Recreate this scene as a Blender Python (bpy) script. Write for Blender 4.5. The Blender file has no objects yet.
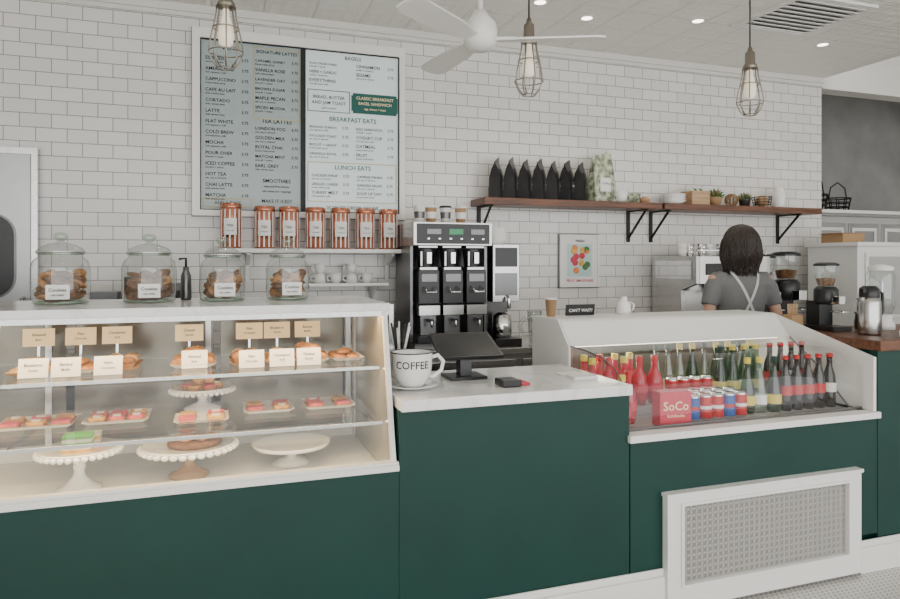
import bpy, math, random
from mathutils import Vector, Matrix
random.seed(7)
R=random.random
sc=bpy.context.scene
# ---------------------------------------------------------------- materials
def nt(name):
    m=bpy.data.materials.new(name); m.use_nodes=True
    t=m.node_tree; t.nodes.clear()
    o=t.nodes.new('ShaderNodeOutputMaterial'); return m,t,o
def mat(name,col,rough=.5,metal=0.,es=0.,ecol=None,noise=0.,nscale=20.,bump=0.,bscale=60.,coat=0.,spec=.5):
    m,t,o=nt(name); b=t.nodes.new('ShaderNodeBsdfPrincipled')
    t.links.new(b.outputs[0],o.inputs[0])
    b.inputs['Base Color'].default_value=(*col,1); b.inputs['Roughness'].default_value=rough
    b.inputs['Metallic'].default_value=metal; b.inputs['Coat Weight'].default_value=coat; b.inputs['Specular IOR Level'].default_value=spec
    if es: 
        b.inputs['Emission Color'].default_value=(*(ecol or col),1); b.inputs['Emission Strength'].default_value=es
    if noise or bump:
        tc=t.nodes.new('ShaderNodeTexCoord')
    if noise:
        n=t.nodes.new('ShaderNodeTexNoise'); n.inputs['Scale'].default_value=nscale; n.inputs['Detail'].default_value=5
        t.links.new(tc.outputs['Object'],n.inputs['Vector'])
        r=t.nodes.new('ShaderNodeValToRGB')
        r.color_ramp.elements[0].position=.3; r.color_ramp.elements[1].position=.7
        r.color_ramp.elements[0].color=(*[c*(1-noise) for c in col],1)
        r.color_ramp.elements[1].color=(*[min(1,c*(1+noise)) for c in col],1)
        t.links.new(n.outputs['Fac'],r.inputs[0]); t.links.new(r.outputs[0],b.inputs['Base Color'])
    if bump:
        n=t.nodes.new('ShaderNodeTexNoise'); n.inputs['Scale'].default_value=bscale; n.inputs['Detail'].default_value=4
        t.links.new(tc.outputs['Object'],n.inputs['Vector'])
        bp=t.nodes.new('ShaderNodeBump'); bp.inputs['Strength'].default_value=bump; bp.inputs['Distance'].default_value=.01
        t.links.new(n.outputs['Fac'],bp.inputs['Height']); t.links.new(bp.outputs[0],b.inputs['Normal'])
    return m
def glass(name,col=(1,1,1),refl=.05,edge=.7,rough=.01):
    m,t,o=nt(name)
    tr=t.nodes.new('ShaderNodeBsdfTransparent'); tr.inputs[0].default_value=(*col,1)
    gl=t.nodes.new('ShaderNodeBsdfGlossy'); gl.inputs['Roughness'].default_value=rough; gl.inputs[0].default_value=(.9,.9,.9,1)
    lw=t.nodes.new('ShaderNodeLayerWeight'); lw.inputs[0].default_value=.5
    p=t.nodes.new('ShaderNodeMath'); p.operation='POWER'; p.inputs[1].default_value=4
    a=t.nodes.new('ShaderNodeMath'); a.operation='MULTIPLY_ADD'; a.inputs[1].default_value=edge; a.inputs[2].default_value=refl
    mx=t.nodes.new('ShaderNodeMixShader')
    t.links.new(lw.outputs['Facing'],p.inputs[0]); t.links.new(p.outputs[0],a.inputs[0]); t.links.new(a.outputs[0],mx.inputs[0])
    t.links.new(tr.outputs[0],mx.inputs[1]); t.links.new(gl.outputs[0],mx.inputs[2]); t.links.new(mx.outputs[0],o.inputs[0])
    return m
def tilemat():
    m,t,o=nt('subway_tile'); b=t.nodes.new('ShaderNodeBsdfPrincipled'); t.links.new(b.outputs[0],o.inputs[0])
    tc=t.nodes.new('ShaderNodeTexCoord'); s=t.nodes.new('ShaderNodeSeparateXYZ'); c=t.nodes.new('ShaderNodeCombineXYZ')
    t.links.new(tc.outputs['Object'],s.inputs[0]); t.links.new(s.outputs[0],c.inputs[0]); t.links.new(s.outputs[2],c.inputs[1])
    br=t.nodes.new('ShaderNodeTexBrick'); t.links.new(c.outputs[0],br.inputs['Vector'])
    br.inputs['Scale'].default_value=1; br.inputs['Brick Width'].default_value=.158; br.inputs['Row Height'].default_value=.079
    br.inputs['Mortar Size'].default_value=.0024; br.inputs['Mortar Smooth'].default_value=.3
    br.inputs['Color1'].default_value=(.82,.795,.76,1); br.inputs['Color2'].default_value=(.75,.725,.69,1); br.inputs['Mortar'].default_value=(.26,.245,.235,1)
    t.links.new(br.outputs[0],b.inputs['Base Color']); b.inputs['Roughness'].default_value=.14
    iv=t.nodes.new('ShaderNodeMath'); iv.operation='SUBTRACT'; iv.inputs[0].default_value=1; t.links.new(br.outputs['Fac'],iv.inputs[1])
    n=t.nodes.new('ShaderNodeTexNoise'); n.inputs['Scale'].default_value=9; t.links.new(tc.outputs['Object'],n.inputs[0])
    ad=t.nodes.new('ShaderNodeMath'); ad.operation='MULTIPLY_ADD'; ad.inputs[1].default_value=1.1; t.links.new(n.outputs[0],ad.inputs[0]); t.links.new(iv.outputs[0],ad.inputs[2])
    bp=t.nodes.new('ShaderNodeBump'); bp.inputs['Strength'].default_value=.5; bp.inputs['Distance'].default_value=.006
    t.links.new(ad.outputs[0],bp.inputs['Height']); t.links.new(bp.outputs[0],b.inputs['Normal'])
    return m
def pennymat(name,c1,c2,s=.026,rad=.42):
    m,t,o=nt(name); b=t.nodes.new('ShaderNodeBsdfPrincipled'); t.links.new(b.outputs[0],o.inputs[0]); b.inputs['Roughness'].default_value=.35
    tc=t.nodes.new('ShaderNodeTexCoord'); outs=[]
    for off in ((0,0,0),(.5,.5,0)):
        mp=t.nodes.new('ShaderNodeMapping'); mp.inputs['Scale'].default_value=(1/s,1/(s*1.732),0); mp.inputs['Location'].default_value=off
        t.links.new(tc.outputs['Object'],mp.inputs[0])
        f=t.nodes.new('ShaderNodeVectorMath'); f.operation='FRACTION'; t.links.new(mp.outputs[0],f.inputs[0])
        a=t.nodes.new('ShaderNodeVectorMath'); a.operation='SUBTRACT'; a.inputs[1].default_value=(.5,.5,0); t.links.new(f.outputs[0],a.inputs[0])
        k=t.nodes.new('ShaderNodeVectorMath'); k.operation='MULTIPLY'; k.inputs[1].default_value=(1,1.732,0); t.links.new(a.outputs[0],k.inputs[0])
        l=t.nodes.new('ShaderNodeVectorMath'); l.operation='LENGTH'; t.links.new(k.outputs[0],l.inputs[0]); outs.append(l.outputs['Value'])
    mn=t.nodes.new('ShaderNodeMath'); mn.operation='MINIMUM'; t.links.new(outs[0],mn.inputs[0]); t.links.new(outs[1],mn.inputs[1])
    r=t.nodes.new('ShaderNodeValToRGB'); r.color_ramp.elements[0].position=rad; r.color_ramp.elements[1].position=rad+.06
    r.color_ramp.elements[0].color=(*c1,1); r.color_ramp.elements[1].color=(*c2,1)
    t.links.new(mn.outputs[0],r.inputs[0]); t.links.new(r.outputs[0],b.inputs['Base Color'])
    return m
def tinmat():
    m,t,o=nt('pressed_tin_ceiling'); b=t.nodes.new('ShaderNodeBsdfPrincipled'); t.links.new(b.outputs[0],o.inputs[0])
    b.inputs['Roughness'].default_value=.35
    tc=t.nodes.new('ShaderNodeTexCoord')
    br=t.nodes.new('ShaderNodeTexBrick'); br.offset=0; br.inputs['Scale'].default_value=1; br.inputs['Brick Width'].default_value=.30; br.inputs['Row Height'].default_value=.30; br.inputs['Mortar Size'].default_value=.012; br.inputs['Mortar Smooth'].default_value=.8
    b.inputs['Base Color'].default_value=(.90,.875,.82,1)
    t.links.new(tc.outputs['Object'],br.inputs['Vector'])
    v=t.nodes.new('ShaderNodeTexVoronoi'); v.inputs['Scale'].default_value=13.33; v.inputs['Randomness'].default_value=0; t.links.new(tc.outputs['Object'],v.inputs['Vector'])
    n=t.nodes.new('ShaderNodeTexNoise'); n.inputs['Scale'].default_value=45; n.inputs['Detail'].default_value=3; t.links.new(tc.outputs['Object'],n.inputs['Vector'])
    a0=t.nodes.new('ShaderNodeMath'); a0.operation='MULTIPLY_ADD'; a0.inputs[1].default_value=.8; t.links.new(n.outputs['Fac'],a0.inputs[0]); t.links.new(v.outputs['Distance'],a0.inputs[2])
    ad=t.nodes.new('ShaderNodeMath'); ad.operation='ADD'; t.links.new(a0.outputs[0],ad.inputs[0]); t.links.new(br.outputs['Fac'],ad.inputs[1])
    bp=t.nodes.new('ShaderNodeBump'); bp.inputs['Strength'].default_value=.8; bp.inputs['Distance'].default_value=.014
    t.links.new(ad.outputs[0],bp.inputs['Height']); t.links.new(bp.outputs[0],b.inputs['Normal'])
    return m
def stonemat():
    m,t,o=nt('veined_white_quartz'); b=t.nodes.new('ShaderNodeBsdfPrincipled'); t.links.new(b.outputs[0],o.inputs[0]); b.inputs['Roughness'].default_value=.15
    tc=t.nodes.new('ShaderNodeTexCoord'); n=t.nodes.new('ShaderNodeTexNoise'); n.inputs['Scale'].default_value=3; n.inputs['Detail'].default_value=8; n.inputs['Distortion'].default_value=1.5
    t.links.new(tc.outputs['Object'],n.inputs['Vector']); r=t.nodes.new('ShaderNodeValToRGB'); e=r.color_ramp.elements
    e[0].position=.45; e[0].color=(.84,.83,.81,1); e[1].position=.55; e[1].color=(.84,.83,.81,1); q=r.color_ramp.elements.new(.5); q.color=(.73,.72,.70,1)
    t.links.new(n.outputs['Fac'],r.inputs[0]); t.links.new(r.outputs[0],b.inputs['Base Color']); return m
def woodmat(name,c1,c2,rough=.4):
    m,t,o=nt(name); b=t.nodes.new('ShaderNodeBsdfPrincipled'); t.links.new(b.outputs[0],o.inputs[0]); b.inputs['Roughness'].default_value=rough
    tc=t.nodes.new('ShaderNodeTexCoord'); mp=t.nodes.new('ShaderNodeMapping'); mp.inputs['Scale'].default_value=(2,25,25)
    t.links.new(tc.outputs['Object'],mp.inputs[0]); n=t.nodes.new('ShaderNodeTexNoise'); n.inputs['Scale'].default_value=2; n.inputs['Detail'].default_value=6
    t.links.new(mp.outputs[0],n.inputs[0]); r=t.nodes.new('ShaderNodeValToRGB'); r.color_ramp.elements[0].position=.35; r.color_ramp.elements[1].position=.65
    r.color_ramp.elements[0].color=(*c1,1); r.color_ramp.elements[1].color=(*c2,1)
    t.links.new(n.outputs[0],r.inputs[0]); t.links.new(r.outputs[0],b.inputs['Base Color']); return m

TILE=tilemat(); CEIL=tinmat(); FLOOR=pennymat('penny_floor_tile',(.70,.68,.64),(.20,.19,.18))
WHITE=mat('white_paint',(.83,.82,.79),.35); WCER=mat('white_ceramic',(.85,.84,.81),.12,coat=.5); FRAME=mat('menu_frame_paint',(.88,.86,.81),.3)
STONE=stonemat()
GREEN=mat('dark_green_paint',(.0014,.036,.028),.45,noise=.1,nscale=3,spec=.35)
CREAM=mat('cream_wall',(.72,.70,.66),.6); DGREY=mat('grey_plaster',(.30,.295,.285),.8,noise=.15,nscale=3,bump=.2)
BLACK=mat('black_plastic',(.012,.012,.013),.3); BLKM=mat('black_metal',(.02,.02,.02),.45,.6)
STEEL=mat('brushed_steel',(.50,.495,.485),.22,1.,noise=.06,nscale=40); CHROME=mat('chrome',(.75,.75,.75),.08,1.)
GREYM=mat('grey_metal_door',(.40,.405,.40),.32,.8,noise=.08,nscale=3); DST=mat('dark_steel',(.16,.16,.16),.3,.9)
BRASS=mat('aged_pendant_metal',(.34,.31,.26),.28,1.); BULB=mat('bulb_frost',(.9,.82,.66),.15,es=.5,ecol=(1,.88,.65))
WOOD=woodmat('walnut_wood',(.08,.028,.013),(.18,.068,.03)); WOODL=woodmat('light_wood',(.40,.24,.12),(.55,.36,.2))
GLASS=glass('clear_glass',(.97,.98,.97),.035,.5); GLASSJ=glass('jar_glass',(.90,.92,.91),.11,1.0); GLASSG=glass('green_bottle_glass',(.12,.42,.14),.08,.6)
MIRR=mat('dim_mirror_panel',(.17,.155,.13),.2,.6,noise=.3,nscale=5); SIDEP=mat('case_side_panel',(.34,.315,.26),.2,.2)
PL=mat('menu_panel_reflection_grey',(.37,.44,.44),.25); PR=mat('menu_panel_pale',(.64,.73,.72),.25,es=.2,ecol=(.8,.95,.95)); INK=mat('menu_ink',(.012,.02,.02),.6); MGREEN=mat('menu_green',(.002,.10,.08),.5); GOLD=mat('menu_gold',(.55,.42,.15),.5)  # left panel: greyish teal of a reflection painted into its base colour
PAPER=mat('white_card',(.85,.84,.81),.6); PAPERW=mat('warm_lit_card',(.97,.80,.50),.6)  # second card: warm glow of the case light put into its colour
COOK=mat('cookie_brown',(.20,.09,.035),.8,noise=.55,nscale=70,bump=.4); CROI=mat('croissant',(.46,.21,.065),.5,noise=.5,nscale=40,bump=.3); SCON=mat('sugared_scone',(.62,.40,.18),.7,noise=.4,nscale=55,bump=.4); BERRY=mat('berry_topping',(.22,.02,.05),.3,noise=.5,nscale=60)
PINK=mat('pink_icing',(.75,.10,.10),.3,noise=.35,nscale=60); YEL=mat('yellow_icing',(.82,.42,.07),.35,noise=.3,nscale=40); LIME=mat('green_cake',(.12,.5,.06),.6); CAKEW=mat('cream_frosting',(.85,.8,.7),.4)
COPPER=mat('copper_tin',(.58,.23,.14),.25,.9); REDL=mat('red_juice',(.50,.012,.035),.12,coat=.4); PKB=mat('pink_carton',(.62,.025,.06),.4); REDC=mat('red_can',(.55,.012,.012),.25,.2); BLUEC=mat('blue_label',(.02,.08,.35),.3); COLA=mat('cola_glass',(.012,.005,.004),.06,coat=.6); RLAB=mat('red_label',(.55,.02,.02),.4); YLAB=mat('yellow_label',(.75,.6,.08),.4)
SKIN=mat('skin',(.58,.33,.23),.5); HAIR=mat('dark_hair',(.026,.016,.011),.4,bump=.5,bscale=90); SHIRT=mat('grey_tshirt',(.17,.17,.17),.85,bump=.25,bscale=25); APRON=mat('apron_cloth',(.62,.60,.57),.8); TROU=mat('black_trousers',(.02,.02,.024),.8); LIP=mat('lips',(.45,.13,.11),.5); EYE=mat('eye_white',(.8,.8,.8),.2)
LEAF=mat('leaf',(.06,.16,.04),.5,noise=.3); KRAFT=mat('kraft_card',(.42,.26,.13),.7); BAGB=mat('black_foil_bag',(.010,.010,.011),.3,bump=.3,bscale=14); BAGP=mat('botanical_bag',(.34,.38,.26),.5,noise=.95,nscale=28)
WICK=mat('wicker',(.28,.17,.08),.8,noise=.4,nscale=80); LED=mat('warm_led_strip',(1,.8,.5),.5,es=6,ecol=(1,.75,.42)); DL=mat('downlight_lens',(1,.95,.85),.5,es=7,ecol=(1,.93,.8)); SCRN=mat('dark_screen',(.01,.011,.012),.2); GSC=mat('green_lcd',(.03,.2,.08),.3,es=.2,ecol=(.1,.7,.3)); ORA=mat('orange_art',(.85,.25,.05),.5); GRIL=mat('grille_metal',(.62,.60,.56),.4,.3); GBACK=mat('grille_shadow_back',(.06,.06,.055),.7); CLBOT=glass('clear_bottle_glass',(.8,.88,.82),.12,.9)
# ---------------------------------------------------------------- builder
class B:
    def __init__(s): s.v=[];s.f=[];s.mi=[];s.sm=[];s.mats=[]
    def add(s,vs,fs,m,sm=False,T=None):
        if m not in s.mats: s.mats.append(m)
        k=s.mats.index(m); n=len(s.v)
        for p in vs:
            p=Vector(p)
            if T is not None: p=T@p
            s.v.append(tuple(p))
        for f in fs: s.f.append(tuple(i+n for i in f)); s.mi.append(k); s.sm.append(sm)
        return s
    def box(s,x0,x1,y0,y1,z0,z1,m,T=None):
        vs=[(x,y,z) for z in(z0,z1) for y in(y0,y1) for x in(x0,x1)]
        return s.add(vs,[(0,2,3,1),(4,5,7,6),(0,1,5,4),(2,6,7,3),(0,4,6,2),(1,3,7,5)],m,False,T)
    def fr(s,x0,x1,z0,z1,t,y0,y1,m):
        s.box(x0,x1,y0,y1,z0,z0+t,m); s.box(x0,x1,y0,y1,z1-t,z1,m); s.box(x0,x0+t,y0,y1,z0+t,z1-t,m); return s.box(x1-t,x1,y0,y1,z0+t,z1-t,m)
    def cb(s,c,d,m,rz=0,rx=0,ry=0):
        T=Matrix.Translation(c)@Matrix.Rotation(rz,4,'Z')@Matrix.Rotation(ry,4,'Y')@Matrix.Rotation(rx,4,'X')
        return s.box(-d[0]/2,d[0]/2,-d[1]/2,d[1]/2,-d[2]/2,d[2]/2,m,T)
    def lathe(s,prof,c,m,seg=24,T=None,sx=1,sy=1):
        vs=[];fs=[];n=len(prof)
        for r,z in prof:
            for i in range(seg):
                a=2*math.pi*i/seg; vs.append((r*math.cos(a)*sx,r*math.sin(a)*sy,z))
        for j in range(n-1):
            for i in range(seg):
                a=j*seg+i; b_=j*seg+(i+1)%seg; fs.append((a,b_,b_+seg,a+seg))
        TT=Matrix.Translation(c)
        if T is not None: TT=TT@T
        return s.add(vs,fs,m,True,TT)
    def ell(s,c,r,m,seg=16,T=None):
        n=10; prof=[(max(1e-4,math.sin(math.pi*i/n)),-math.cos(math.pi*i/n)) for i in range(n+1)]
        S=Matrix.Diagonal((r[0],r[1],r[2],1)); TT=(T@S) if T is not None else S
        return s.lathe(prof,c,m,seg,TT)
    def tube(s,pts,r,m,seg=8,closed=False,flat=None):
        pts=[Vector(p) for p in pts]; n=len(pts); rr=r if isinstance(r,(list,tuple)) else [r]*n
        vs=[];fs=[]; up=None
        for i,p in enumerate(pts):
            if closed: t=pts[(i+1)%n]-pts[i-1]
            else: t=pts[min(i+1,n-1)]-pts[max(i-1,0)]
            t.normalize()
            if up is None:
                up=Vector((0,0,1)) if abs(t.z)<.9 else Vector((0,1,0))
            a=up-t*up.dot(t); a.normalize(); up=a; b_=t.cross(a)
            ra=rr[i] if not isinstance(rr[i],tuple) else rr[i][0]; rb=rr[i] if not isinstance(rr[i],tuple) else rr[i][1]
            for k in range(seg):
                an=2*math.pi*k/seg; vs.append(p+a*math.cos(an)*ra+b_*math.sin(an)*rb)
        m_=n if closed else n-1
        for i in range(m_):
            j=(i+1)%n
            for k in range(seg): fs.append((i*seg+k,i*seg+(k+1)%seg,j*seg+(k+1)%seg,j*seg+k))
        if not closed: fs+= [tuple(range(seg))[::-1],tuple(range((n-1)*seg,n*seg))]
        return s.add(vs,fs,m,True)
    def ring(s,c,R_,r,m,T=None,seg=20,ts=6):
        T=T or Matrix.Identity(4)
        pts=[Matrix.Translation(c)@T@Vector((R_*math.cos(2*math.pi*i/seg),R_*math.sin(2*math.pi*i/seg),0)) for i in range(seg)]
        return s.tube(pts,r,m,ts,True)
    def prismx(s,poly,x0,x1,m):
        n=len(poly); vs=[(x0,y,z) for y,z in poly]+[(x1,y,z) for y,z in poly]
        fs=[tuple(range(n)),tuple(range(2*n-1,n-1,-1))]+[(i,i+n,(i+1)%n+n,(i+1)%n) for i in range(n)]
        return s.add(vs,fs,m)
    def prismz(s,poly,z0,z1,m,T=None):
        n=len(poly); vs=[(x,y,z0) for x,y in poly]+[(x,y,z1) for x,y in poly]
        fs=[tuple(range(n))[::-1],tuple(range(n,2*n))]+[(i,(i+1)%n,(i+1)%n+n,i+n) for i in range(n)]
        return s.add(vs,fs,m,False,T)
    def rings(s,rs,m,seg=24,cap=True):
        vs=[];fs=[];n=len(rs)
        for cx,cy,z,rx,ry in rs:
            for i in range(seg):
                a=2*math.pi*i/seg; vs.append((cx+rx*math.cos(a),cy+ry*math.sin(a),z))
        for j in range(n-1):
            for i in range(seg):
                a=j*seg+i;b_=j*seg+(i+1)%seg; fs.append((a,b_,b_+seg,a+seg))
        if cap: fs+=[tuple(range(seg))[::-1],tuple(range((n-1)*seg,n*seg))]
        return s.add(vs,fs,m,True)
    def text(s,txt,x,y,z,h,m,al='C',maxw=None,T=None):
        vs,fs,w=tgeo(txt); k=h/.7; 
        if maxw and w*k>maxw: k=maxw/w
        o={'C':-w*k/2,'L':0,'R':-w*k}[al]
        V=[(x+o+a*k,y,z+b_*k) for a,b_ in vs]
        return s.add(V,fs,m,False,T)
    def done(s,name,bev=0,loc=None,parent=None):
        me=bpy.data.meshes.new(name); me.from_pydata(s.v,[],s.f); 
        for q in s.mats: me.materials.append(q)
        me.polygons.foreach_set('material_index',s.mi); me.polygons.foreach_set('use_smooth',s.sm); me.update()
        ob=bpy.data.objects.new(name,me); sc.collection.objects.link(ob)
        if bev:
            bm=ob.modifiers.new('b','BEVEL'); bm.width=bev; bm.segments=2; bm.limit_method='ANGLE'; bm.angle_limit=1.0
        if loc: ob.location=loc
        if parent: ob.parent=parent
        return ob
_tc={}
def tgeo(t):
    if t in _tc: return _tc[t]
    cu=bpy.data.curves.new('t','FONT'); cu.body=t; cu.resolution_u=2; cu.offset=.012
    ob=bpy.data.objects.new('t',cu); sc.collection.objects.link(ob)
    bpy.context.view_layer.update(); me=ob.to_mesh()
    vs=[(v.co.x,v.co.y) for v in me.vertices]; fs=[tuple(p.vertices) for p in me.polygons]
    ob.to_mesh_clear(); bpy.data.objects.remove(ob); bpy.data.curves.remove(cu)
    w=max([v[0] for v in vs]+[.01]); _tc[t]=(vs,fs,w); return _tc[t]
# ---------------------------------------------------------------- room shell
F=2.37; W=4.4
def plain(name,x0,x1,y0,y1,z0,z1,m): return B().box(x0,x1,y0,y1,z0,z1,m).done(name)
plain('floor',-3.2,8,-2.6,7,-.1,0,FLOOR)
plain('wall_back',-3.2,4.86,W,W+.15,0,3.0,TILE)
plain('ceiling',-3.2,4.87,-2.6,W+.15,3.0,3.1,CEIL)
plain('ceiling_annex',4.87,8,-2.6,7,3.35,3.45,CREAM)
plain('wall_header',4.87,8,W,W+.15,2.92,3.35,CREAM)
plain('wall_annex_back',4.86,8,5.8,5.95,0,3.35,DGREY)
plain('wall_annex_left',4.76,4.86,4.55,5.8,0,3.35,DGREY)
plain('wall_left',-3.3,-3.2,-2.6,W,0,3.0,CREAM)
plain('wall_right',8,8.1,-2.6,5.95,0,3.45,CREAM)
b=B(); b.box(-3.2,4.86,4.37,W-.001,2.955,2.999,CREAM); b.box(-3.2,4.86,4.385,W-.001,2.93,2.955,CREAM); b.done('trim_1')
# door left
b=B(); b.box(-1.85,-.955,4.36,4.398,0.002,2.05,GREYM); b.box(-.955,-.925,4.335,4.398,0.002,2.085,STEEL); b.box(-1.88,-.955,4.335,4.398,2.05,2.085,STEEL); b.box(-1.88,-1.85,4.335,4.398,.002,2.05,STEEL)
b.box(-.962,-.955,4.34,4.359,.002,2.05,DST)
for r,a0_,a1_,m in((.122,-4.36,-4.354,DST),(.112,-4.354,-4.350,BLACK)):
    pts=[]
    for cx,cz,a0 in((-1.155,1.60,0),(-1.40,1.60,90),(-1.40,1.365,180),(-1.155,1.365,270)):
        for i in range(7):
            a=math.radians(a0+i*15); pts.append((cx+r*math.cos(a),cz+r*math.sin(a)))
    b.prismz(pts,a0_,a1_,m,Matrix(((1,0,0,0),(0,0,-1,0),(0,1,0,0),(0,0,0,1))))
b.tube([(-.995,4.355,1.25),(-.995,4.31,1.25),(-.995,4.31,.95),(-.995,4.355,.95)],.010,STEEL)
b.done('door_1')
# ---------------------------------------------------------------- counter
CX=.632
b=B()
b.box(-2.4,CX,F,F+.04,.17,.70,GREEN); b.box(CX,1.598,F,F+.04,.17,.915,GREEN); b.box(1.602,2.962,F,F+.04,.17,.715,GREEN)
b.box(2.966,5.2,F,F+.04,.15,1.03,GREEN)
b.box(-2.4,5.2,F+.041,3.12,.001,.63,GREEN); b.box(CX,1.575,F+.041,2.9,.631,.914,GREEN)
b.box(2.98,5.2,F+.041,2.95,.631,1.029,GREEN)
b.box(CX,1.59,F-.035,2.93,.915,.957,STONE)
b.box(2.96,5.2,F-.02,2.98,1.03,1.078,WOOD)
b.done('service_counter',.003)
b=B()
for x0,x1,h in((-2.4,1.757,.185),(2.835,5.2,.15)):
    b.box(x0,x1,F-.022,F-.001,0.001,h-.03,WHITE); b.box(x0,x1,F-.012,F-.001,h-.03,h,WHITE)
b.done('baseboard_front',.004)
# vent grille
b=B(); x0,x1,z0,z1=1.757,2.82,.02,.495; y0=F-.035
b.box(x0,x1,y0,F-.001,z1-.05,z1-.013,WHITE); b.box(x0,x1,y0,F-.001,z0,z0+.095,WHITE); b.box(x0,x0+.075,y0,F-.001,z0+.095,z1-.05,WHITE); b.box(x1-.08,x1,y0,F-.001,z0+.095,z1-.05,WHITE)
b.box(x0-.006,x1+.006,y0-.008,F-.001,z1-.012,z1+.003,WHITE)
b.fr(x0+.065,x1-.07,z0+.085,z1-.04,.012,y0-.008,y0-.0005,WHITE)
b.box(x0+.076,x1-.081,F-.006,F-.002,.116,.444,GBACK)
gx0,gx1,gz0,gz1=x0+.075,x1-.08,.115,.445; cell=.0275; nx=round((gx1-gx0)/cell); nz=round((gz1-gz0)/cell); cx=(gx1-gx0)/nx; cz=(gz1-gz0)/nz
RT=Matrix.Rotation(math.pi/2,4,'X'); yg=F-.018
for i in range(nx):
    for j in range(nz):
        b.ring((gx0+(i+.5)*cx,yg,gz0+(j+.5)*cz),.0098,.0022,GRIL,RT,8,4)
        b.cb((gx0+(i+.5)*cx,yg,gz0+(j+.5)*cz),(.0055,.003,.0055),GRIL,0,0,.785)
for i in range(nx+1): b.box(gx0+i*cx-.0018,gx0+i*cx+.0018,yg-.002,yg+.002,gz0,gz1,GRIL)
for j in range(nz+1): b.box(gx0,gx1,yg-.0015,yg+.0015,gz0+j*cz-.0018,gz0+j*cz+.0018,GRIL)
b.done('vent_grille')
# ---------------------------------------------------------------- bakery case
b=B(); L=-1.7; Rr=.622
DZ=.66
b.box(L,Rr+.008,F-.012,F+.035,.701,.722,WHITE); b.box(L,Rr+.008,F-.004,F+.03,.722,.732,WHITE)
b.box(L,Rr,F+.036,3.12,DZ-.02,DZ-.001,WHITE); b.box(L,Rr,F+.0355,F+.045,DZ-.001,.721,WHITE)
b.box(L,Rr+.008,2.50,3.14,1.266,1.295,STONE); b.box(L,Rr+.005,2.515,2.54,1.245,1.2655,STEEL)
b.box(L,Rr-.02,3.085,3.12,DZ,.72,WHITE); b.box(L,Rr-.02,3.085,3.12,1.2,1.2655,STEEL)
for x in(L+.02,-.62,-.02,Rr-.04): b.box(x-.012,x+.012,3.085,3.115,.72,1.2,STEEL)
b.add([(L,F+.016,.732),(Rr-.02,F+.016,.732),(Rr-.02,2.525,1.245),(L,2.525,1.245)],[(0,1,2,3)],GLASS)
b.prismx([(F+.002,.732),(F+.030,.732),(2.54,1.2655),(2.512,1.2655)],Rr-.016,Rr,WHITE)
b.box(Rr-.018,Rr,3.06,3.12,DZ,1.2655,WHITE)
b.prismx([(F+.030,DZ),(3.06,DZ),(3.06,1.2655),(2.54,1.2655),(F+.030,.732)],Rr-.012,Rr-.006,SIDEP)
b.prismx([(F+.002,.732),(F+.030,.732),(2.54,1.2655),(2.512,1.2655)],L,L+.02,WHITE)
b.prismx([(F+.016,.74),(F+.028,.74),(2.54,1.245),(2.528,1.245)],-.654,-.646,STEEL)
for z,y0 in((1.058,2.51),(.862,2.46)):
    b.box(L,Rr-.03,y0+.005,3.05,z-.008,z-.001,GLASS); b.box(L,Rr-.03,y0-.005,y0+.004,z-.012,z+.001,STEEL)
    for x in(-.62,-.02,Rr-.05): b.prismx([(y0+.02,z-.009),(3.085,z-.009),(3.085,z-.05),(y0+.02,z-.018)],x-.004,x+.004,STEEL)
b.box(L+.05,Rr-.05,2.55,2.575,1.250,1.2655,LED)
b.box(L+.05,Rr-.05,2.53,2.545,1.044,1.049,LED)
for k in range(4):
    xa=L+.05+k*.56; b.box(xa,xa+.53,3.10,3.105,.721,1.199,MIRR)
b.done('bakery_display_case',.0012)
def area(name,loc,sx,sy,e,col,rot=(0,0,0)):
    l=bpy.data.lights.new(name,'AREA'); l.shape='RECTANGLE'; l.size=sx; l.size_y=sy; l.energy=e; l.color=col
    o=bpy.data.objects.new(name,l); o.location=loc; o.rotation_euler=rot; sc.collection.objects.link(o); return o
area('case_strip_light',(-.5,2.60,1.245),2.2,.03,14,(1,.66,.30),(math.radians(-30),0,0)) 
area('case_strip_light',(-.5,2.56,1.04),2.2,.02,2.6,(1,.78,.5),(math.radians(-25),0,0))
area('case_strip_light',(-.5,2.52,.845),2.2,.02,2.0,(1,.78,.48),(math.radians(-25),0,0))
# pastries & labels
NM=['Blueberry Scone','Banana Muffin','Ham Croissant','Almond Bear Claw','Pain Chocolat','Cinnamon Roll','Cheese Danish','Plain Croissant']
def card(b,x,y,z,w,h,m,tilt=.25,leg=0,i=0):
    T=Matrix.Translation((x,y,z))@Matrix.Rotation(-tilt,4,'X')
    b.box(-w/2,w/2,-.0015,.0015,0,h,m,T)
    if leg: b.box(-.004,.004,0.002,.005,-leg,h*.5,CHROME,T); b.box(-.02,.02,-.01,.02,-leg,-leg+.003,CHROME,T)
    else: b.prismx([(y,z),(y+.045,z),(y+.01,z+h*.7)],x-.012,x+.012,m)
    a=NM[i%8].split(); b.text(a[0],0,-.003,h*.58,h*.15,INK,'C',w*.7,T); b.text(a[1],0,-.003,h*.32,h*.12,INK,'C',w*.6,T)
b=B()
for i,(x,y) in enumerate(((-.575,2.63),(-.475,2.62),(-.345,2.62),(-.065,2.68),(.135,2.62),(.245,2.62),(.345,2.62))): card(b,x,y,1.058,.09,.066,PAPER,.25,0,i)
b.done('price_card')
b=B()
for i,x in enumerate((-.615,-.475,-.35,-.09,.14,.25,.375)): card(b,x,2.90,1.135,.105,.066,PAPERW,.1,.076,i+3)
b.done('price_card')
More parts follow.
